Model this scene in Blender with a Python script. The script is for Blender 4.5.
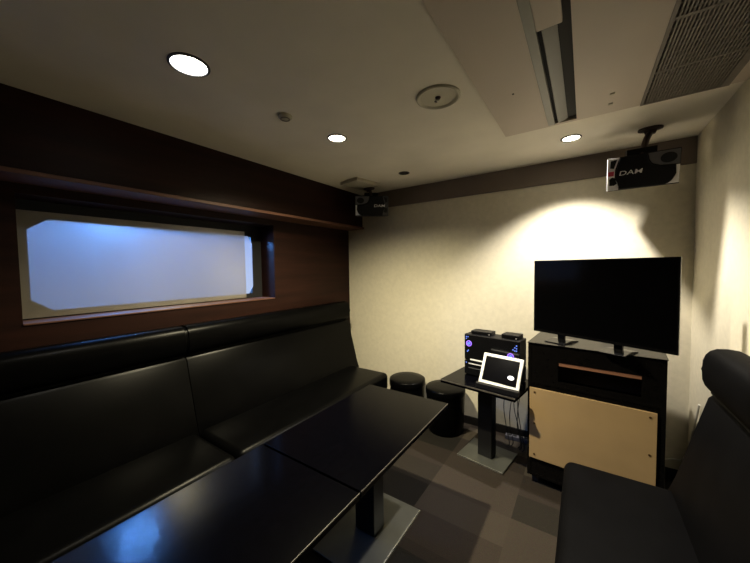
import bpy, bmesh, math, random
from mathutils import Vector, Matrix
PI = math.pi
R = math.radians
random.seed(4)
S = bpy.context.scene
COL = S.collection
for o in list(bpy.data.objects):
    bpy.data.objects.remove(o)

# ------------------------------------------------------------------ camera
F_PX, YAW, PITCH, ROLL = 307.7, 0.59696, 0.04422, -0.01408
CAM_H = 1.50
cy, sy, cp, sp, cr, sr = math.cos(YAW), math.sin(YAW), math.cos(PITCH), math.sin(PITCH), math.cos(ROLL), math.sin(ROLL)
fw = Vector((-sy * cp, cy * cp, -sp))
rt = Vector((cy, sy, 0))
up = rt.cross(fw)
r2 = cr * rt + sr * up
u2 = -sr * rt + cr * up
cam = bpy.data.cameras.new('camera')
cam.sensor_width = 36
cam.lens = F_PX / 750 * 36
cam.clip_start = 0.02
co = bpy.data.objects.new('camera', cam)
COL.objects.link(co)
m = Matrix((r2, u2, -fw)).transposed().to_4x4()
m.translation = (0, 0, CAM_H)
co.matrix_world = m
S.camera = co

# ------------------------------------------------------------------ world, exposure, lights
w = bpy.data.worlds.new('world')
S.world = w
w.use_nodes = True
w.node_tree.nodes['Background'].inputs[0].default_value = (0.5, 0.55, 0.7, 1)
w.node_tree.nodes['Background'].inputs[1].default_value = 0.0
S.view_settings.view_transform = 'Standard'
S.view_settings.look = 'None'
S.view_settings.gamma = 1
S.view_settings.use_curve_mapping = False
S.view_settings.exposure = 1.95

LAMP_COLOR = {'wall': (1.0, 0.92, 0.79), 'middle': (1.0, 0.88, 0.58), 'near': (1.0, 0.92, 0.78)}
SPOT_POWER = {'wall': 41.0, 'middle': 74.0, 'near': 3.5}
SPOT_SIZE = {'wall': 118, 'middle': 150, 'near': 120}
SPOT_BLEND = {'wall': 0.6, 'middle': 1.0, 'near': 0.8}
PANE_GLOW = 0.12
ADDED_LAMP = 340  # strength of the blue lamp added beyond the window

# ------------------------------------------------------------------ materials
def mat(name, color, rough=0.5, metal=0.0, emit=None, estr=0.0, spec=0.5, coat=0.0, coat_rough=0.05):
    ma = bpy.data.materials.new(name)
    ma.use_nodes = True
    b = ma.node_tree.nodes['Principled BSDF']
    b.inputs['Base Color'].default_value = (*color, 1)
    b.inputs['Roughness'].default_value = rough
    b.inputs['Metallic'].default_value = metal
    b.inputs['Specular IOR Level'].default_value = spec
    b.inputs['Coat Weight'].default_value = coat
    b.inputs['Coat Roughness'].default_value = coat_rough
    if emit:
        b.inputs['Emission Color'].default_value = (*emit, 1)
        b.inputs['Emission Strength'].default_value = estr
    return ma

def nn(ma, t, **kw):
    n = ma.node_tree.nodes.new(t)
    for k, v in kw.items():
        setattr(n, k, v)
    return n

def noise_mat(ma, scale=20, amt=0.3, bump=0.1, bscale=None, bdist=0.002, stretch=None, detail=4):
    """vary the base colour with noise and add a noise bump, in object space"""
    nt = ma.node_tree
    b = nt.nodes['Principled BSDF']
    tc = nn(ma, 'ShaderNodeTexCoord')
    mp = nn(ma, 'ShaderNodeMapping')
    if stretch:
        mp.inputs['Scale'].default_value = stretch
    nt.links.new(tc.outputs['Object'], mp.inputs[0])
    n1 = nn(ma, 'ShaderNodeTexNoise')
    n1.inputs['Scale'].default_value = scale
    n1.inputs['Detail'].default_value = detail
    nt.links.new(mp.outputs[0], n1.inputs['Vector'])
    c = b.inputs['Base Color'].default_value[:]
    rp = nn(ma, 'ShaderNodeValToRGB')
    rp.color_ramp.elements[0].position = 0.3
    rp.color_ramp.elements[1].position = 0.7
    rp.color_ramp.elements[0].color = (*[x * (1 - amt) for x in c[:3]], 1)
    rp.color_ramp.elements[1].color = (*[min(1, x * (1 + amt)) for x in c[:3]], 1)
    nt.links.new(n1.outputs[0], rp.inputs[0])
    nt.links.new(rp.outputs[0], b.inputs['Base Color'])
    if bump:
        n2 = nn(ma, 'ShaderNodeTexNoise')
        n2.inputs['Scale'].default_value = bscale or scale
        n2.inputs['Detail'].default_value = 3
        nt.links.new(mp.outputs[0], n2.inputs['Vector'])
        bp = nn(ma, 'ShaderNodeBump')
        bp.inputs['Strength'].default_value = bump
        bp.inputs['Distance'].default_value = bdist
        nt.links.new(n2.outputs[0], bp.inputs['Height'])
        nt.links.new(bp.outputs[0], b.inputs['Normal'])
    return ma

M = {}
M['ceiling'] = noise_mat(mat('ceiling_paint', (0.84, 0.79, 0.69), 0.8), 3, 0.05, 0.15, 120)
M['paper'] = noise_mat(mat('cream_wallpaper', (0.67, 0.62, 0.49), 0.65), 30, 0.05, 0.25, 45, 0.002)
M['wood'] = noise_mat(mat('dark_red_brown_wood', (0.017, 0.0058, 0.0036), 0.5, spec=0.15), 6, 0.35, 0.05, stretch=(1, 0.2, 3))
M['wood_trim'] = noise_mat(mat('brown_trim_wood', (0.12, 0.055, 0.035), 0.45, spec=0.3), 8, 0.2, 0.05, stretch=(1, 0.2, 3))
M['crown'] = noise_mat(mat('taupe_band', (0.17, 0.135, 0.112), 0.6), 5, 0.06, 0.03)
M['baseboard'] = mat('black_baseboard', (0.015, 0.013, 0.012), 0.5)
M['leather'] = noise_mat(mat('black_leather', (0.0014, 0.0014, 0.0015), 0.30, spec=0.06), 9, 0.2, 0.35, 260, 0.001)
M['leather_soft'] = noise_mat(mat('black_vinyl', (0.0022, 0.0022, 0.0027), 0.6, spec=0.035), 9, 0.2, 0.35, 260, 0.001)
M['piping'] = mat('black_piping', (0.005, 0.005, 0.005), 0.5, spec=0.12)
M['plinth'] = mat('black_plinth', (0.008, 0.008, 0.008), 0.7)
M['table'] = noise_mat(mat('black_laminate', (0.001, 0.001, 0.0018), 0.16, spec=0.09), 60, 0.2, 0.0)
M['edge'] = noise_mat(mat('worn_table_edge', (0.09, 0.08, 0.07), 0.35), 40, 0.4, 0.0)
M['blackmetal'] = mat('black_painted_metal', (0.008, 0.008, 0.009), 0.38)
M['steel'] = noise_mat(mat('grey_brushed_steel', (0.15, 0.155, 0.14), 0.45, 0.7), 6, 0.15, 0.0)
M['steel_edge'] = mat('bright_steel_edge', (0.55, 0.55, 0.5), 0.3, 0.8)
M['cab'] = noise_mat(mat('black_cabinet_laminate', (0.005, 0.0045, 0.0045), 0.2, spec=0.15), 30, 0.2, 0.0)
M['cab_in'] = mat('dark_cabinet_inside', (0.03, 0.018, 0.014), 0.6)
M['slat'] = mat('reddish_brown_slat', (0.34, 0.16, 0.10), 0.5)
M['mdf'] = noise_mat(mat('bare_tan_board', (0.50, 0.345, 0.18), 0.6), 5, 0.05, 0.05, 200)
M['screw'] = mat('dark_screw', (0.12, 0.07, 0.03), 0.4, 0.5)
M['tvframe'] = mat('gloss_black_plastic', (0.006, 0.006, 0.007), 0.15)
M['screen'] = mat('black_screen', (0.002, 0.002, 0.0025), 0.12, spec=0.25)
M['plastic'] = mat('matt_black_plastic', (0.006, 0.006, 0.008), 0.5, spec=0.2)
M['greyplastic'] = mat('dark_grey_plastic', (0.06, 0.06, 0.065), 0.4)
M['silver'] = mat('silver_plastic', (0.85, 0.85, 0.88), 0.4)
M['midgrey'] = mat('grey_plastic', (0.10, 0.10, 0.11), 0.4)
M['white'] = mat('white_plastic', (0.9, 0.9, 0.9), 0.35)
M['red'] = mat('red_badge', (0.5, 0.05, 0.09), 0.4)
M['letter'] = mat('white_lettering', (0.85, 0.85, 0.85), 0.4)
M['chrome'] = mat('chrome', (0.6, 0.6, 0.6), 0.15, 1.0)
M['tvtab'] = mat('tablet_screen', (0.002, 0.002, 0.003), 0.2, spec=0.15)
M['wallring'] = mat('off_white_plastic', (0.50, 0.47, 0.38), 0.5)
M['acpanel'] = noise_mat(mat('ivory_unit_panel', (0.58, 0.50, 0.43), 0.55), 2, 0.04, 0.0)
M['acgrey'] = mat('grey_unit_trim', (0.26, 0.26, 0.235), 0.45)
M['vane'] = mat('grey_vane', (0.15, 0.15, 0.14), 0.4)
M['dark'] = mat('dark_opening', (0.004, 0.004, 0.005), 0.8)
M['grille'] = mat('brown_grey_grille', (0.19, 0.165, 0.145), 0.6)
M['intake'] = mat('brown_filter', (0.035, 0.028, 0.024), 0.9)
M['darkbrown'] = mat('dark_brown_metal', (0.025, 0.010, 0.009), 0.45)
M['lens_white'] = mat('lamp_lens_white', (1, 1, 1), 0.4, emit=(1.0, 0.97, 0.88), estr=6)
M['lens_warm'] = mat('lamp_lens_warm', (1, 1, 1), 0.4, emit=(1.0, 0.9, 0.65), estr=7)
M['led_violet'] = mat('violet_led', (0.1, 0.05, 0.3), 0.4, emit=(0.30, 0.14, 0.85), estr=0.45)
M['led_blue'] = mat('blue_led', (0.05, 0.1, 0.3), 0.4, emit=(0.16, 0.25, 0.9), estr=0.28)
M['led_white'] = mat('white_led', (0.3, 0.3, 0.3), 0.4, emit=(1.0, 0.9, 0.7), estr=0.25)
M['white_oval'] = mat('white_screen_oval', (0.3, 0.3, 0.3), 0.4, emit=(1, 1, 1), estr=0.4)
M['cable'] = mat('black_cable', (0.012, 0.010, 0.009), 0.5)
M['whitecable'] = mat('pale_cable', (0.7, 0.68, 0.62), 0.5)
M['powerstrip'] = mat('grey_power_strip', (0.10, 0.10, 0.12), 0.5)

# window: glowing pane behind a film
M['pane'] = mat('backlit_blue_pane', (0.25, 0.30, 0.42), 0.25, emit=(0.50, 0.66, 1.0), estr=PANE_GLOW)
def see_through(ma, amount):
    nt = ma.node_tree
    tr = nn(ma, 'ShaderNodeBsdfTransparent')
    mx = nn(ma, 'ShaderNodeMixShader')
    mx.inputs[0].default_value = amount
    nt.links.new(nt.nodes['Principled BSDF'].outputs[0], mx.inputs[1])
    nt.links.new(tr.outputs[0], mx.inputs[2])
    nt.links.new(mx.outputs[0], nt.nodes['Material Output'].inputs[0])
see_through(M['pane'], 0.4)
M['added_blue_bulb'] = mat('added_blue_bulb', (0.1, 0.2, 0.5), 0.4, emit=(0.10, 0.34, 1.0), estr=ADDED_LAMP)  # glow of the added lamp that makes the blue table reflection
def film():
    ma = mat('thin_beige_film', (0.22, 0.20, 0.16), 0.3)
    nt = ma.node_tree
    b = nt.nodes['Principled BSDF']
    b.inputs['Specular IOR Level'].default_value = 1.0
    out = nt.nodes['Material Output']
    tr = nn(ma, 'ShaderNodeBsdfTransparent')
    tr.inputs[0].default_value = (1, 1, 1, 1)
    mx = nn(ma, 'ShaderNodeMixShader')
    mx.inputs[0].default_value = 0.35
    nt.links.new(tr.outputs[0], mx.inputs[1])
    nt.links.new(b.outputs[0], mx.inputs[2])
    gl = nn(ma, 'ShaderNodeBsdfGlossy')
    gl.inputs['Roughness'].default_value = 0.28
    m2 = nn(ma, 'ShaderNodeMixShader')
    m2.inputs[0].default_value = 0.16
    nt.links.new(mx.outputs[0], m2.inputs[1])
    nt.links.new(gl.outputs[0], m2.inputs[2])
    nt.links.new(m2.outputs[0], out.inputs[0])
    return ma
M['film'] = film()
M['backing'] = mat('beige_backing', (0.42, 0.37, 0.27), 0.6)

def carpet():
    ma = mat('carpet_tiles', (0.05, 0.04, 0.035), 0.95, spec=0.2)
    nt = ma.node_tree
    b = nt.nodes['Principled BSDF']
    tc = nn(ma, 'ShaderNodeTexCoord')
    sx = nn(ma, 'ShaderNodeSeparateXYZ')
    nt.links.new(tc.outputs['Object'], sx.inputs[0])
    def cell(sock, off, size):
        a = nn(ma, 'ShaderNodeMath', operation='SUBTRACT'); a.inputs[1].default_value = off
        nt.links.new(sock, a.inputs[0])
        d = nn(ma, 'ShaderNodeMath', operation='DIVIDE'); d.inputs[1].default_value = size
        nt.links.new(a.outputs[0], d.inputs[0])
        f = nn(ma, 'ShaderNodeMath', operation='FLOOR')
        nt.links.new(d.outputs[0], f.inputs[0])
        return f.outputs[0]
    def rnd(ox, sxx, oy, syy, seed):
        c = nn(ma, 'ShaderNodeCombineXYZ')
        nt.links.new(cell(sx.outputs[0], ox, sxx), c.inputs[0])
        nt.links.new(cell(sx.outputs[1], oy, syy), c.inputs[1])
        c.inputs[2].default_value = seed
        wn = nn(ma, 'ShaderNodeTexWhiteNoise')
        nt.links.new(c.outputs[0], wn.inputs[0])
        return wn.outputs[0]
    r1 = rnd(-0.34, 0.525, 1.905, 0.525, 3.0)
    r2_ = rnd(-0.34, 0.525, 1.905, 0.2285, 8.0)
    ad = nn(ma, 'ShaderNodeMath', operation='MULTIPLY_ADD')
    ad.inputs[1].default_value = 0.4
    nt.links.new(r1, ad.inputs[0])
    ml = nn(ma, 'ShaderNodeMath', operation='MULTIPLY'); ml.inputs[1].default_value = 0.6
    nt.links.new(r2_, ml.inputs[0])
    nt.links.new(ml.outputs[0], ad.inputs[2])
    rp = nn(ma, 'ShaderNodeValToRGB')
    e = rp.color_ramp.elements
    e[0].position = 0.18; e[0].color = (0.012, 0.010, 0.008, 1)
    e[1].position = 0.82; e[1].color = (0.066, 0.054, 0.042, 1)
    for p, c in ((0.38, (0.020, 0.018, 0.014, 1)), (0.6, (0.037, 0.028, 0.023, 1))):
        q = e.new(p); q.color = c
    nt.links.new(ad.outputs[0], rp.inputs[0])
    n1 = nn(ma, 'ShaderNodeTexNoise'); n1.inputs['Scale'].default_value = 180
    nt.links.new(tc.outputs['Object'], n1.inputs['Vector'])
    mx = nn(ma, 'ShaderNodeMixRGB', blend_type='MULTIPLY'); mx.inputs[0].default_value = 0.5
    nt.links.new(rp.outputs[0], mx.inputs[1]); nt.links.new(n1.outputs[1], mx.inputs[2])
    nt.links.new(mx.outputs[0], b.inputs['Base Color'])
    bp = nn(ma, 'ShaderNodeBump'); bp.inputs['Strength'].default_value = 0.5; bp.inputs['Distance'].default_value = 0.003
    nt.links.new(n1.outputs[0], bp.inputs['Height']); nt.links.new(bp.outputs[0], b.inputs['Normal'])
    return ma
M['carpet'] = carpet()

# ------------------------------------------------------------------ helpers
def obj(name, bm, material, parent=None, smooth=False, bevel=0, seg=2):
    if bevel:
        bmesh.ops.recalc_face_normals(bm, faces=bm.faces)
        bm.normal_update()
        es = [e for e in bm.edges if e.is_manifold and e.calc_face_angle(0) > 0.6]
        bmesh.ops.bevel(bm, geom=es, offset=bevel, segments=seg, affect='EDGES', profile=0.5, clamp_overlap=True)
    bmesh.ops.recalc_face_normals(bm, faces=bm.faces)
    me = bpy.data.meshes.new(name)
    bm.to_mesh(me)
    bm.free()
    mats = material if isinstance(material, (list, tuple)) else [material]
    for k in mats:
        me.materials.append(M[k])
    if smooth:
        for p in me.polygons:
            p.use_smooth = True
        try:
            me.set_sharp_from_angle(angle=R(40))
        except Exception:
            pass
    o = bpy.data.objects.new(name, me)
    COL.objects.link(o)
    if parent:
        o.parent = parent
    return o

def tag(o, label, cat, group=None):
    o['label'] = label; o['category'] = cat
    if group:
        o['group'] = group
    return o

def thing(name, label, cat, loc=(0, 0, 0), rz=0, group=None):
    o = bpy.data.objects.new(name, None)
    COL.objects.link(o)
    o.empty_display_size = 0.1
    o.location = loc; o.rotation_euler = (0, 0, rz)
    return tag(o, label, cat, group)

def struct(name, bm, material, parent=None, **kw):
    o = obj(name, bm, material, parent, **kw)
    if not parent:
        o['kind'] = 'structure'
    return o

def box(x0, x1, y0, y1, z0, z1, bm=None, rot=None, mi=0):
    bm = bm or bmesh.new()
    vs = [bm.verts.new((x, y, z)) for x in (x0, x1) for y in (y0, y1) for z in (z0, z1)]
    for f in ((0, 1, 3, 2), (4, 6, 7, 5), (0, 4, 5, 1), (2, 3, 7, 6), (0, 2, 6, 4), (1, 5, 7, 3)):
        fc = bm.faces.new([vs[i] for i in f]); fc.material_index = mi
    if rot is not None:
        bmesh.ops.transform(bm, matrix=rot, verts=vs)
    return bm

def prism(pts, axis, a, b, bm=None, mi=0):
    """extrude a 2D polygon along axis from a to b. axis y: pts are (x,z); x: (y,z); z: (x,y)"""
    bm = bm or bmesh.new()
    def P(p, t):
        return {'y': (p[0], t, p[1]), 'x': (t, p[0], p[1]), 'z': (p[0], p[1], t)}[axis]
    A = [bm.verts.new(P(p, a)) for p in pts]
    B = [bm.verts.new(P(p, b)) for p in pts]
    fs = [bm.faces.new(A), bm.faces.new(B[::-1])]
    n = len(pts)
    for i in range(n):
        fs.append(bm.faces.new((A[i], B[i], B[(i + 1) % n], A[(i + 1) % n])))
    for f in fs:
        f.material_index = mi
    return bm

def lathe(prof, cx=0, cy_=0, n=40, bm=None, mi=0):
    """prof: list of (r,z), revolved about z"""
    bm = bm or bmesh.new()
    rings = []
    for r_, z in prof:
        if r_ < 1e-6:
            rings.append([bm.verts.new((cx, cy_, z))])
        else:
            rings.append([bm.verts.new((cx + r_ * math.cos(2 * PI * k / n), cy_ + r_ * math.sin(2 * PI * k / n), z)) for k in range(n)])
    for a, b in zip(rings, rings[1:]):
        for k in range(n):
            q = [a[k % len(a)], a[(k + 1) % len(a)], b[(k + 1) % len(b)], b[k % len(b)]]
            u = []
            for v in q:
                if v not in u:
                    u.append(v)
            if len(u) > 2:
                f = bm.faces.new(u); f.material_index = mi
    return bm

def smooth_path(pts, per=8):
    pts = [Vector(p) for p in pts]
    out = []
    for i in range(len(pts) - 1):
        p0 = pts[max(0, i - 1)]; p1 = pts[i]; p2 = pts[i + 1]; p3 = pts[min(len(pts) - 1, i + 2)]
        for k in range(per):
            t = k / per
            out.append(0.5 * ((2 * p1) + (-p0 + p2) * t + (2 * p0 - 5 * p1 + 4 * p2 - p3) * t * t + (-p0 + 3 * p1 - 3 * p2 + p3) * t ** 3))
    out.append(pts[-1])
    return out

def tube(pts, r_, n=8, bm=None, smooth=True, mi=0):
    bm = bm or bmesh.new()
    P = smooth_path(pts) if smooth else [Vector(p) for p in pts]
    rings = []
    up_ = Vector((0, 0, 1))
    for i, p in enumerate(P):
        d = (P[min(i + 1, len(P) - 1)] - P[max(i - 1, 0)]).normalized()
        a = d.cross(up_)
        if a.length < 1e-3:
            a = d.cross(Vector((1, 0, 0)))
        a.normalize(); b = d.cross(a)
        rings.append([bm.verts.new(p + r_ * (math.cos(2 * PI * k / n) * a + math.sin(2 * PI * k / n) * b)) for k in range(n)])
    for a, b in zip(rings, rings[1:]):
        for k in range(n):
            bm.faces.new((a[k], a[(k + 1) % n], b[(k + 1) % n], b[k])).material_index = mi
    bm.faces.new(rings[0][::-1]); bm.faces.new(rings[-1])
    return bm

def ring_flat(r0, r1, x, z, y0, y1, n=24, bm=None, sx=1.0):
    """annulus in the xz plane extruded from y0 to y1"""
    bm = bm or bmesh.new()
    V = {}
    for j, (r_, y) in enumerate(((r0, y0), (r1, y0), (r1, y1), (r0, y1))):
        V[j] = [bm.verts.new((x + sx * r_ * math.cos(2 * PI * k / n), y, z + r_ * math.sin(2 * PI * k / n))) for k in range(n)]
    for j in range(4):
        a, b = V[j], V[(j + 1) % 4]
        for k in range(n):
            bm.faces.new((a[k], a[(k + 1) % n], b[(k + 1) % n], b[k]))
    return bm

def disc_y(r_, x, z, y0, y1, n=24, bm=None, sx=1.0):
    return prism([(x + sx * r_ * math.cos(2 * PI * k / n), z + r_ * math.sin(2 * PI * k / n)) for k in range(n)], 'y', y0, y1, bm)

def text_mesh(name, body, size, depth, material, parent, loc, shear=0.0, xscale=1.0):
    """upright lettering facing local -y"""
    cu = bpy.data.curves.new(name, 'FONT')
    cu.body = body; cu.size = size; cu.extrude = depth; cu.align_x = 'CENTER'; cu.align_y = 'CENTER'; cu.shear = shear
    cu.offset = size * 0.004
    t = bpy.data.objects.new(name, cu)
    me = bpy.data.meshes.new_from_object(t)
    bpy.data.objects.remove(t)
    me.name = name
    me.transform(Matrix.Rotation(R(90), 4, 'X') @ Matrix.Diagonal((xscale, 1, 1, 1)))
    me.materials.clear(); me.materials.append(M[material])
    o = bpy.data.objects.new(name, me)
    COL.objects.link(o)
    o.parent = parent; o.location = loc
    return o

# ------------------------------------------------------------------ room shell
XL, XR, YB, YF, ZC = -2.33, 0.60, 2.88, -1.30, 2.33
struct('floor', box(XL - .3, XR + .1, YF - .1, YB + .1, -0.08, 0), 'carpet')
struct('ceiling', box(XL - .3, XR + .1, YF - .1, YB + .1, ZC, ZC + .08), 'ceiling')
struct('wall_back', box(XL - .3, XR + .1, YB, YB + .1, 0, ZC), 'paper')
struct('wall_right', box(XR, XR + .1, YF, YB, 0, ZC), 'paper')
struct('wall_front', box(XL - .3, XR + .1, YF - .1, YF, 0, ZC), 'wood')
WY0, WY1, WZ0, WZ1 = 0.275, 1.80, 1.237, 1.897
bm = box(XL - .20, XL, YF, YB, 0, WZ0)
box(XL - .20, XL, YF, YB, WZ1, ZC, bm)
box(XL - .20, XL, YF, WY0, WZ0, WZ1, bm)
box(XL - .20, XL, WY1, YB, WZ0, WZ1, bm)
struct('wall_left', bm, 'wood')
# beam above the window with its thin ledge
struct('trim_1', box(XL, -2.12, YF, YB, 1.966, ZC), 'wood')
struct('trim_2', box(XL, -2.098, YF, YB, 1.945, 1.966), 'wood_trim', bevel=.003)
# taupe band at the top of the back wall
struct('trim_3', box(-2.12, XR, YB - .012, YB, 2.155, ZC), 'crown', bevel=.002)
struct('baseboard_back', box(XL, XR, YB - .012, YB, 0, 0.075), 'baseboard', bevel=.003)
struct('baseboard_right', box(XR - .012, XR, YF, YB - .012, 0, 0.075), 'baseboard', bevel=.003)

# ------------------------------------------------------------------ window in the left wall
win = bpy.data.objects.new('window_1', None); COL.objects.link(win); win['kind'] = 'structure'
win.location = (0, 0, 0)
Y0, Y1, Z0, Z1 = 0.33, 1.70, 1.285, 1.800
cut, cz = 0.085, 0.065
octo = [(Y0 + cut, Z0), (Y1 - .04, Z0), (Y1, Z0 + cz), (Y1, Z1 - cz), (Y1 - .04, Z1), (Y0 + cut, Z1), (Y0, Z1 - cz), (Y0, Z0 + cz)]
obj('pane', prism(octo, 'x', -2.512, -2.506), 'pane', win)['label'] = 'glowing pale blue frosted pane with clipped corners'
obj('frosted_sheet', box(-2.502, -2.499, 0.283, 1.625, 1.250, 1.838), 'film', win)['label'] = 'thin beige sheet over the glowing pane'
bm = box(-2.506, -2.503, 0.283, Y0, 1.250, 1.838)
box(-2.506, -2.503, Y0, 1.625, 1.250, Z0, bm)
box(-2.506, -2.503, Y0, 1.625, Z1, 1.838, bm)
prism([(Y0, Z0), (Y0 + cut, Z0), (Y0, Z0 + cz)], 'x', -2.506, -2.503, bm)
prism([(Y0, Z1), (Y0 + cut, Z1), (Y0, Z1 - cz)], 'x', -2.506, -2.503, bm)
obj('sheet_backing', bm, 'backing', win)
bm = box(-2.529, -2.514, WY0, Y0 + .003, WZ0, WZ1)
box(-2.529, -2.514, Y1 - .003, WY1, WZ0, WZ1, bm)
box(-2.529, -2.514, Y0 + .003, Y1 - .003, WZ0, Z0 + .003, bm)
box(-2.529, -2.514, Y0 + .003, Y1 - .003, Z1 - .003, WZ1, bm)
obj('window_surround', bm, 'dark', win)
obj('sill', box(-2.51, -2.322, WY0, WY1, WZ0 - .004, WZ0 + .006), 'wood_trim', win, bevel=.003)
bm = box(-2.33, -2.322, WY1, WY1 + .02, WZ0, WZ1)
obj('window_frame', bm, 'wood', win, bevel=.002)

# ------------------------------------------------------------------ sofas
def soft(bm, name, material, parent, r_, seg=5):
    return obj(name, bm, material, parent, smooth=True, bevel=r_, seg=seg)

def sofa(label, loc, rz, length, ext, material='leather'):
    """bench sofa; local y runs along the wall from 0 to length, seat front at local x=0, wall at x=-.725"""
    t = thing('bench_sofa', label, 'sofa', loc, rz, None)
    # plinth
    obj('base', box(-.70, -.06, .02, length - .02, 0, .27), 'plinth', t)
    # seat cushion
    soft(box(-.50, 0, 0.001, length - .001, .27, .452), 'seat_cushion', material, t, .045, 6)
    # backrest, leaning
    bp_ = [(-.712, .27), (-.44, .27), (-.44, .42), (-.468, .50), (-.575, .905), (-.60, .93), (-.712, .93)]
    soft(prism(bp_, 'y', 0.001, length + ext - .001), 'backrest', material, t, .003, 3)
    # headrest roll
    cxr, czr = -.630, 1.030
    pts = []
    for k in range(20):
        a = 2 * PI * k / 20
        ca, sa = math.cos(a), math.sin(a)
        e = 0.72
        pts.append((cxr + .082 * math.copysign(abs(ca) ** e, ca), czr + .101 * math.copysign(abs(sa) ** e, sa)))
    bmr = prism(pts, 'y', 0.001, length + ext - .001)
    es = [ed for ed in bmr.edges if abs(ed.verts[0].co.y - ed.verts[1].co.y) < 1e-5]
    bmesh.ops.bevel(bmr, geom=es, offset=.010, segments=4, affect='EDGES', clamp_overlap=True)
    obj('headrest_roll', bmr, material, t, smooth=True)
    obj('piping', tube([(-.582, .02, .934), (-.582, length - .02, .934)], .005, 6, smooth=False), 'piping', t, smooth=True)
    return t
sofa('long black leather wall sofa under the window, far section reaching towards the round stools', (-1.605, .965, 0), 0, 1.625, .080)
sofa('near section of the black leather wall sofa at the lower left below the window', (-1.605, -.735, 0), 0, 1.70, 0)
s = sofa('black sofa with padded head roll on the right, in front of the television cabinet', (-.075, 1.935, 0), PI, 1.85, 0, 'leather_soft')

s.name = 'bench_sofa.002'
# the right hand sofa is a little shallower than its wall distance
s.scale = (0.935, 1, 1)

# ------------------------------------------------------------------ tables
def low_table(label, y0, y1, base_y):
    t = thing('low_table', label, 'table', (-1.0, (y0 + y1) / 2, 0), 0, 'low black tables in a row')
    h = (y1 - y0) / 2 - .002
    bm = box(-.30, .30, -h, h, .612, .640)
    obj('tabletop', bm, 'table', t, bevel=.002)
    bm = box(.299, .3015, -h, h, .634, .6395)
    obj('edge_strip', bm, 'edge', t)['label'] = 'worn pale edge along the tabletop'
    obj('column', box(-.065, .065, base_y - .05, base_y + .05, .016, .612), 'blackmetal', t, bevel=.004)
    bm = box(-.20, .185, base_y - .28, base_y + .27, 0.0, .014)
    obj('base_plate', bm, 'steel', t, bevel=.003)
    obj('base_edge', box(.185, .1885, base_y - .278, base_y + .268, 0.003, .0135), 'steel_edge', t)
    obj('top_bracket', box(-.12, .12, base_y - .12, base_y + .12, .600, .612), 'blackmetal', t)
    return t
low_table('far black low table whose end corner points to the round stools', .912, 1.83, .012)
low_table('nearer black low table at the bottom, with blue light reflected in its top', -.012, .906, 0)

# ------------------------------------------------------------------ stools
def stool(label, x, y):
    t = thing('round_stool', label, 'stool', (x, y, 0), 0, 'round black stools by the back wall')
    t.scale = (.955, .955, 1)
    obj('body', lathe([(0, 0), (.165, 0), (.168, .01), (.176, .20), (.183, .335), (0, .335)], n=48), 'leather', t, smooth=True)
    obj('seat', lathe([(0, .335), (.184, .336), (.187, .340), (.187, .385), (.183, .395), (.172, .401), (.10, .405), (0, .406)], n=48), 'leather', t, smooth=True)
    return t
stool('round black stool between the sofa end and the other stool', -1.450, 2.684)
stool('round black stool beside the small player table', -1.045, 2.67)

# ------------------------------------------------------------------ television cabinet
CAB = thing('tv_cabinet', 'tall glossy black cabinet with a tan board panel, carrying the television', 'cabinet', (-.31, 2.31, 0), R(-5))
W, D, HT, B = .695, .50, .976, .055
bm = box(0, .022, 0, D, B, HT)                     # left side
box(W - .022, W, 0, D, B, HT, bm)
box(.022, W - .022, D - .02, D, B, HT, bm)
box(.022, W - .022, 0, D - .02, B, B + .02, bm)
box(.022, W - .022, .0, D - .02, .70, .715, bm)
obj('body', bm, 'cab', CAB, bevel=.0015)
obj('top', box(-.004, W + .004, -.008, D, HT, HT + .004), 'cab', CAB, bevel=.0015)
bm = box(.022, .18, .002, .02, .715, HT)
box(W - .105, W - .022, .002, .02, .715, HT, bm)
box(.18, W - .105, .002, .02, .868, HT, bm)
box(.18, W - .105, .002, .02, .715, .74, bm)
box(.022, W - .022, .004, .02, B + .02, .70, bm)
obj('front_frame', bm, 'cab', CAB)
obj('shelf_bar', box(.18, W - .105, .005, .018, .846, .868), 'slat', CAB)['label'] = 'reddish brown bar inside the upper slot'
obj('slot_back', box(.03, W - .03, .12, .13, .72, .97), 'cab_in', CAB)
bm = box(.014, W - .036, -.010, .004, .186, .672)
pn = obj('board_panel', bm, 'mdf', CAB, bevel=.001)
pn['label'] = 'bare tan wooden board'
for x in (.045, W - .065):
    for z in (.215, .43, .645):
        obj('screw', disc_y(.006, x, z, -.013, -.009, 12), 'screw', pn)
for x in (.045, W - .05):
    for y in (.05, D - .06):
        c = obj('caster', disc_y(.024, x, .026, y - .012, y + .012, 20), 'greyplastic', CAB, smooth=True)
        obj('caster_bracket', box(x - .016, x + .016, y - .016, y + .016, .04, B), 'chrome', c)

# ------------------------------------------------------------------ television
tvL, tvR = Vector((-.296, 2.476)), Vector((.404, 2.150))
dv = tvR - tvL
TVW = dv.length
TV = thing('television', 'large flat black television, switched off, on the tall cabinet', 'television', (tvL.x, tvL.y, 0), math.atan2(dv.y, dv.x))
Z0, Z1 = 1.030, 1.535
obj('housing', box(.004, TVW - .004, .006, .030, Z0 + .004, Z1 - .004), 'plastic', TV, bevel=.006)
obj('rear_cover', prism([(.12, 1.08), (TVW - .12, 1.08), (TVW - .18, 1.42), (.18, 1.42)], 'y', .030, .060), 'plastic', TV, bevel=.008)
bm = box(0, .009, 0, .012, Z0, Z1); box(TVW - .009, TVW, 0, .012, Z0, Z1, bm)
box(.009, TVW - .009, 0, .012, Z1 - .009, Z1, bm); box(.009, TVW - .009, 0, .012, Z0, Z0 + .016, bm)
obj('bezel', bm, 'tvframe', TV)
obj('screen', box(.009, TVW - .009, .003, .006, Z0 + .016, Z1 - .009), 'screen', TV)
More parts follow.
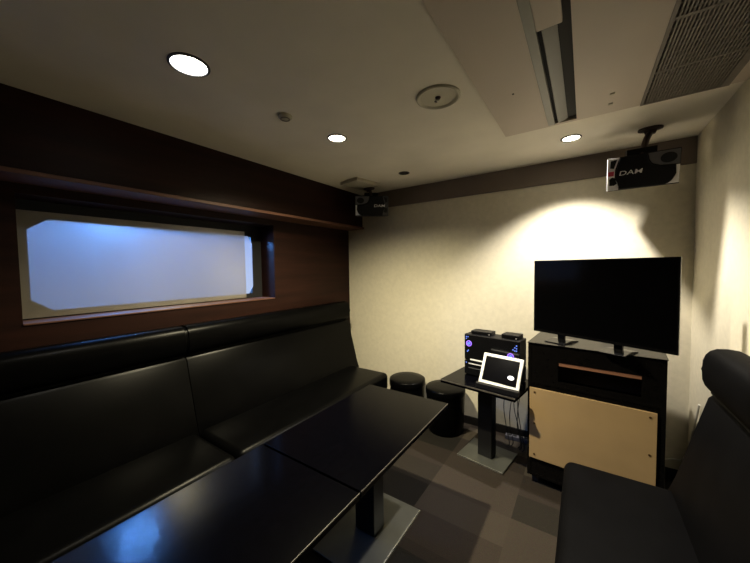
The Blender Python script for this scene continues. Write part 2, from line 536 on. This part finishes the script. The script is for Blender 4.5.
for x in (.175, TVW - .27):
    f_2 = obj('foot', box(x - .022, x + .022, .030, .048, HT + .006, Z0 + .06), 'tvframe', TV, bevel=.002)
    obj('foot_plate', prism([(-.055, HT + .005), (.13, HT + .005), (.13, HT + .010), (.05, HT + .020), (.03, HT + .020), (-.055, HT + .009)], 'x', x - .065, x + .065), 'tvframe', f_2, bevel=.002)

# ------------------------------------------------------------------ player table
PT = thing('pedestal_table', 'small black pedestal table with a grey steel base plate, holding the player', 'table', (-.618, 2.450, 0), R(-9))
TZ = .612
obj('tabletop', box(-.285, .285, -.215, .215, TZ - .028, TZ), 'table', PT, bevel=.002)
obj('edge_strip', box(-.284, .284, -.2175, -.2145, TZ - .010, TZ - .001), 'edge', PT)
obj('column', box(-.055, .055, -.045, .045, .016, TZ - .028), 'blackmetal', PT, bevel=.003)
obj('base_plate', box(-.180, .180, -.145, .165, 0, .014), 'steel', PT, bevel=.003)
obj('base_edge', box(-.178, .178, -.1485, -.1448, .003, .0135), 'steel_edge', PT)

# ------------------------------------------------------------------ karaoke player
KP = thing('karaoke_player', 'black karaoke player unit with violet glowing rings on the small table', 'music player', (-.812, 2.492, TZ), R(-9))
PW, PH, PD = .435, .335, .155
obj('amplifier_body', box(0, PW, .008, PD, 0.006, .118), 'plastic', KP, bevel=.003)
obj('player_body', box(0, PW, .008, PD, .122, PH), 'plastic', KP, bevel=.004)
fp = obj('front_panel', box(.004, PW - .004, 0, .008, .126, PH - .004), 'tvframe', KP, bevel=.002)
lp = obj('amplifier_panel', box(.004, PW - .004, 0, .008, .008, .116), 'tvframe', KP, bevel=.002)
for x, z in ((.043, .262), (PW - .062, .215)):
    obj('glowing_ring', ring_flat(.017, .024, x, z, -.004, 0), 'led_violet', fp)
    obj('dial', disc_y(.011, x, z, -.010, 0, 20), 'led_blue', fp)
for x, z in ((.020, .315), (.035, .315), (.020, .300), (.038, .205), (.030, .195), (PW - .045, .268), (PW - .032, .285), (PW - .020, .300), (PW - .020, .280), (PW - .032, .262), (PW - .020, .262)):
    obj('indicator_light', box(x - .004, x + .004, -.002, 0, z - .004, z + .004), 'led_blue', fp)
obj('silver_strip', box(.055, .26, -.003, 0, .128, .138), 'led_white', fp)['label'] = 'pale lit strip'
obj('silver_strip', box(.040, .24, -.003, 0, .094, .102), 'silver', lp)
obj('silver_strip', box(.040, .24, -.003, 0, .060, .066), 'midgrey', lp)
obj('indicator_light', box(.016, .024, -.002, 0, .098, .106), 'led_blue', lp)
for x in (.03, PW - .03):
    obj('rubber_foot', box(x - .012, x + .012, .02, .045, 0, .006), 'plinth', KP)
ca, sa = math.cos(R(-9)), math.sin(R(-9))
def kp(x, y):
    return (-.812 + x * ca - y * sa, 2.492 + x * sa + y * ca)
def small_box(label, x, y, w_, d_, h_, rz):
    px, py = kp(x, y)
    t = thing('receiver_box', label, 'electronic box', (px, py, TZ + PH), R(-9) + rz, 'small boxes on top of the player')
    obj('case', box(-w_ / 2, w_ / 2, -d_ / 2, d_ / 2, 0.002, h_), 'plastic', t, bevel=.003)
    obj('front_plate', box(-w_ / 2 + .006, w_ / 2 - .006, -d_ / 2 - .002, -d_ / 2, .006, h_ - .006), 'tvframe', t)
    obj('indicator_light', box(w_ / 2 - .018, w_ / 2 - .013, -d_ / 2 - .003, -d_ / 2 - .002, .009, .013), 'led_white', t)
    obj('foot', box(-w_ / 2 + .01, w_ / 2 - .01, -d_ / 2 + .01, d_ / 2 - .01, 0, .002), 'plinth', t)
    return t
small_box('low flat black box on the left end of the player top', .125, .085, .165, .10, .028, R(3))
small_box('short black box on the right end of the player top', .355, .085, .125, .11, .034, 0)

# ------------------------------------------------------------------ tablet
TB = thing('remote_tablet', 'white framed tablet leaning in its cradle in front of the player', 'tablet', (-.497, 2.305, TZ), R(-7))
rotm = Matrix.Translation((0, -.03, .028)) @ Matrix.Rotation(R(-27), 4, 'X') @ Matrix.Rotation(R(1.5), 4, 'Y')
TW, TH = .285, .225
obj('frame', box(-TW / 2, TW / 2, 0, .016, 0, TH, rot=rotm), 'white', TB, bevel=.004)
sc = obj('screen', box(-TW / 2 + .022, TW / 2 - .022, -.0015, .0, .024, TH - .022, rot=rotm), 'tvtab', TB)
bm = disc_y(.015, .078, .080, -.003, -.0015, 24, sx=1.5)
bmesh.ops.transform(bm, matrix=rotm, verts=bm.verts)
obj('screen_oval', bm, 'white_oval', sc)['label'] = 'white oval glowing on the screen'  # small white emissive oval on the tablet face
obj('cradle', prism([(-.062, 0), (.085, 0), (.085, .012), (.035, .060), (.012, .060), (.002, .022), (-.035, .016), (-.045, .040), (-.058, .030)], 'x', -.150, .150), 'plastic', TB, bevel=.002)

# cables below the player table
for i, (x0, x1, x2, y) in enumerate(((.09, .075, .085, .10), (.135, .15, .175, .12), (.155, .115, .105, .13), (.17, .185, .20, .10), (.20, .17, .16, .14))):
    def q(x, y_, z):
        return (-.618 + x * ca - y_ * sa, 2.450 + x * sa + y_ * ca, z)
    o = obj('cable', tube([q(x0, y, TZ - .030), q((x0 + x1) / 2 + .01, y + .02, .50), q(x1, y + .05, .36), q(x2, y + .07, .22), q(x2 + .01, y + .12, .05), q(x2 - .01, y + .13, .005)], .0032, 6), 'cable', smooth=True)
    tag(o, 'thin black cable hanging below the small player table', 'cable', 'cables under the player table')
PS = thing('power_strip', 'dark grey power strip on the floor behind the small table', 'power strip', (-.45, 2.815, 0), R(5))
obj('housing', box(-.10, .10, -.022, .022, 0, .036), 'powerstrip', PS, bevel=.004)
for k in range(4):
    obj('socket', box(-.085 + k * .045, -.055 + k * .045, -.012, .012, .036, .038), 'plinth', PS)
o = obj('wall_cable', tube([(.40, 2.845, .10), (.46, 2.855, .125), (.52, 2.86, .15), (.566, 2.852, .165), (.586, 2.80, .26), (.588, 2.72, .42), (.588, 2.66, .53), (.59, 2.62, .64)], .0055, 8), 'whitecable', smooth=True)
tag(o, 'pale cable rising along the wall corner right of the cabinet', 'cable')

# ------------------------------------------------------------------ downlights
def downlight(label, x, y, r_, kind, lens):
    t = thing('downlight', label, 'ceiling light', (x, y, ZC), 0, 'lit round downlights in the ceiling')
    obj('trim_ring', lathe([(r_, 0), (r_ + .010, 0), (r_ + .010, -.003), (r_, -.006), (r_ - .002, -.002), (r_, 0)], n=40), 'greyplastic', t, smooth=True)
    obj('lens', lathe([(0, -.002), (r_ * .9, -.002), (r_, -.001), (r_, 0), (0, 0)], n=40), lens, t, smooth=True)
    l = bpy.data.lights.new('downlight_bulb', 'SPOT')
    l.energy = SPOT_POWER[kind]; l.color = LAMP_COLOR[kind]
    l.spot_size = R(SPOT_SIZE[kind]); l.spot_blend = SPOT_BLEND[kind]; l.shadow_soft_size = .025
    lo = bpy.data.objects.new('downlight_bulb', l); COL.objects.link(lo); lo.parent = t; lo.location = (0, 0, -.03)
    return t
downlight('large white round downlight nearest the camera, above the sofa side', -1.332, .645, .066, 'near', 'lens_white')
downlight('small warm downlight in mid ceiling, right of the little sensor', -1.313, 1.524, .052, 'middle', 'lens_warm')
downlight('bright downlight near the back wall above the television', -.082, 2.423, .050, 'wall', 'lens_warm')
o = thing('unlit_downlight', 'small dark unlit round recess in the ceiling near the back wall', 'ceiling light', (-1.321, 2.422, ZC))
obj('trim_ring', lathe([(.040, 0), (.048, 0), (.048, -.003), (.040, -.004), (.040, 0)], n=32), 'darkbrown', o, smooth=True)
obj('dark_opening', lathe([(0, -.001), (.040, -.001), (.040, 0), (0, 0)], n=32), 'dark', o)

# round ceiling speaker
o = thing('ceiling_plate', 'round cream ceiling plate with a dark slot at its centre', 'ceiling fitting', (-.602, 1.456, ZC))
obj('rim', lathe([(.086, 0), (.108, 0), (.106, -.006), (.098, -.010), (.086, -.004), (.086, 0)], n=48), 'wallring', o, smooth=True)
obj('dish', lathe([(.088, -.003), (.07, -.001), (.03, -.0015), (0, -.002), (0, 0), (.088, 0), (.088, -.003)], n=48), 'wallring', o, smooth=True)
obj('center_fitting', lathe([(0, -.014), (.008, -.013), (.012, -.008), (.014, -.002), (0, -.002)], n=20), 'darkbrown', o, smooth=True)
obj('clip', box(-.028, -.016, .020, .034, -.008, -.001), 'grille', o, bevel=.002)

o = thing('ceiling_sensor', 'tiny faded sensor box on the ceiling between the two left lamps', 'sensor', (-1.353, 1.145, ZC))
obj('housing', lathe([(0, -.016), (.028, -.016), (.036, -.010), (.038, 0), (0, 0)], n=24), 'wallring', o, smooth=True)
obj('vent_ring', lathe([(.020, -.019), (.026, -.019), (.026, -.015), (.020, -.015), (.020, -.019)], n=24), 'grille', o)

# ------------------------------------------------------------------ ceiling air conditioner
AC = thing('ceiling_air_conditioner', 'flat ivory ceiling air conditioner with dark outlet slot and intake grille', 'air conditioner', (0, 0, ZC))
ya, yb = -.20, 2.10
bm = box(-.418, -.178, ya, yb, -.020, 0)
box(-.178, -.045, 2.075, yb, -.020, 0, bm)
box(-.178, -.045, ya, .0, -.020, 0, bm)
box(-.045, .225, ya, yb, -.020, 0, bm)
obj('panel', bm, 'acpanel', AC)
obj('outlet_recess', box(-.178, -.045, .0, 2.075, -.004, 0), 'dark', AC)
obj('outlet_frame', box(-.182, -.148, .0, 2.078, -.024, -.004), 'acgrey', AC, bevel=.002)
vr = Matrix.Rotation(R(-18), 4, 'Y')
obj('vane', box(-.028, .020, .02, 2.065, -.004, .002, rot=Matrix.Translation((-.106, 0, -.012)) @ vr), 'vane', AC, bevel=.001)
obj('cover_block', box(-.148, -.070, .9, 1.23, -.026, -.006), 'acpanel', AC, bevel=.003)
obj('status_dot', box(-.292, -.284, 1.60, 1.608, -.022, -.0195), 'dark', AC)
for y in (1.87, 1.98):
    obj('latch', box(.090, .110, y, y + .02, -.025, -.0195), 'wallring', AC, bevel=.003)
gx0, gx1, gy0, gy1 = .225, .535, .60, 2.10
obj('side_panel', box(.535, .590, ya, yb, -.020, 0), 'acpanel', AC)
bm = box(gx0, gx0 + .012, gy0, gy1, -.024, 0)
box(gx1 - .03, gx1, gy0, gy1, -.024, 0, bm)
box(gx0 + .012, gx1 - .03, gy1 - .012, gy1, -.024, 0, bm)
box(gx0 + .012, gx1 - .03, gy0, gy0 + .02, -.024, 0, bm)
for y in (1.785, 1.435, 1.085):
    box(gx0 + .012, gx1 - .03, y - .006, y + .006, -.023, -.004, bm)
gr = obj('intake_grille', bm, 'grille', AC)
obj('intake_recess', box(gx0 + .012, gx1 - .03, gy0, gy1 - .012, -.005, 0), 'intake', AC)
n = 24
bm = bmesh.new()
for k in range(n):
    x = gx0 + .020 + k * (gx1 - gx0 - .060) / (n - 1)
    box(x, x + .006, gy0 + .02, gy1 - .012, -.022, -.006, bm)
y = gy0 + .05
while y < gy1 - .02:
    box(gx0 + .012, gx1 - .03, y, y + .004, -.0205, -.016, bm)
    y += .042
obj('slats', bm, 'grille', gr)

# ------------------------------------------------------------------ wall speakers
def speaker(label, loc, rz, tilt, mount_loc, mirror=1):
    t = thing('hanging_speaker', label, 'speaker', loc, 0, None)
    t.rotation_euler = (tilt, 0, rz)
    w_, h_, d_ = .330, .195, .23
    hw, hh = w_ / 2, h_ / 2
    obj('cabinet', prism([(-hw, .012), (hw, .012), (hw, .06), (hw * .93, d_), (-hw * .93, d_), (-hw, .06)], 'z', -hh, hh), 'plastic', t, bevel=.006)
    def P(u, v):           # u 0..540, v from the bottom 0..235 -> local x,z
        return (mirror * (-hw + u / 540 * w_), -hh + v / 235 * h_)
    bf = obj('baffle', box(-hw, hw, 0.002, .012, -hh, hh), 'plastic', t, bevel=.003)
    L_ = obj('corner_trim', prism([P(0, 232), P(95, 232), P(62, 150), P(60, 90), P(92, 42), P(92, 4), P(2, 4)], 'y', -.004, .002), 'silver' if mirror > 0 else 'greyplastic', t, bevel=.001)
    obj('port', prism([P(25, 215), P(76, 220), P(52, 158), P(22, 165)], 'y', -.0055, -.004), 'dark', L_)
    if mirror > 0:
        obj('badge', prism([P(10, 140), P(55, 140), P(52, 108), P(10, 108)], 'y', -.0055, -.004), 'red', L_)
    obj('port', prism([P(18, 85), P(40, 98), P(62, 92), P(80, 50), P(55, 38), P(20, 40)], 'y', -.0055, -.004), 'dark', L_)
    # curved middle grille
    pts = []
    for k in range(9):
        a = PI / 2 - PI * k / 8
        pts.append(P(430 + 70 * math.cos(a) * 1.0, 66 + 60 * math.sin(a)))
    g = [P(100, 228), P(300, 228), P(312, 180), P(340, 150)] + [P(400, 132)] + pts[1:-1] + [P(430, 6), P(100, 6), P(70, 90), P(75, 150)]
    obj('front_grille', prism(g, 'y', -.014, .002), 'plastic', t, bevel=.003)
    rr = obj('tweeter_trim', prism([P(310, 230), P(535, 230), P(535, 132), P(400, 140), P(345, 158), P(322, 185)], 'y', -.003, .002), 'midgrey', t, bevel=.001)
    x, z = P(455, 182)
    obj('tweeter', disc_y(.028, x, z, -.007, -.003, 28, sx=1.25), 'dark', rr)
    obj('lower_trim', prism([P(440, 8), P(535, 8), P(535, 128), P(510, 128), P(515, 70), P(490, 30)], 'y', -.006, .002), 'silver', t, bevel=.001)
    x, z = P(180 if mirror > 0 else 150, 118)
    text_mesh('lettering', 'DAM', .036, .001, 'letter', t, (x, -.0165, z), 0.12, 1.4)
    # bracket
    obj('top_bracket', box(-.07, .07, .05, .15, hh, hh + .035), 'plastic', t, bevel=.004)
    Mi = (Matrix.Translation(loc) @ Matrix.Rotation(rz, 4, 'Z') @ Matrix.Rotation(tilt, 4, 'X')).inverted()
    a = Mi @ Vector(mount_loc)
    a.z -= .022
    bm = tube([a, (a + Vector((0, .05, hh + .03))) / 2, (0, .06, hh - .005)], .017, 10)
    br = obj('bracket_arm', bm, 'darkbrown', t, smooth=True)
    bm = lathe([(0, 0), (.055, 0), (.055, -.010), (.030, -.014), (.022, -.035), (0, -.035)], n=24)
    bmesh.ops.scale(bm, vec=(1.1, .8, 1), verts=bm.verts)
    bmesh.ops.transform(bm, matrix=Mi @ Matrix.Translation(mount_loc), verts=bm.verts)
    obj('ceiling_mount', bm, 'darkbrown', t, smooth=True)
    return t
speaker('black and silver speaker hanging near the right corner above the television', (.276, 2.42, 2.052), R(0), R(13), (.325, 2.545, ZC))
speaker('black speaker in the left corner below a pale mounting board', (-1.755, 2.545, 2.115), R(38), R(8), (-1.80, 2.565, ZC - .031), -1)
o = obj('mounting_board', box(-.12, .12, -.15, .15, -.03, 0), 'wallring', bevel=.003)
o.location = (-1.81, 2.43, ZC); o.rotation_euler = (0, 0, R(-10))
tag(o, 'pale flat mounting board on the ceiling above the left corner speaker', 'board')

struct('wall_added', box(-3.70, -3.59, -.6, 2.9, 0, 2.9), 'crown')  # wall added beyond the window to carry the added blue lamp
# blue lamp added out of view beyond the window for the tabletop's blue reflection
o = thing('added_blue_lamp', 'added blue lamp out of view beyond the window, mirrored in the near tabletop', 'lamp', (-3.30, 1.00, 2.17))
obj('globe', lathe([(.15 * math.sin(PI * k / 16), -.15 * math.cos(PI * k / 16)) for k in range(17)], n=32), 'added_blue_bulb', o, smooth=True)
obj('wall_arm', tube([(0, 0, .14), (0, 0, .30), (-.29, 0, .34)], .012, 8), 'blackmetal', o, smooth=True)
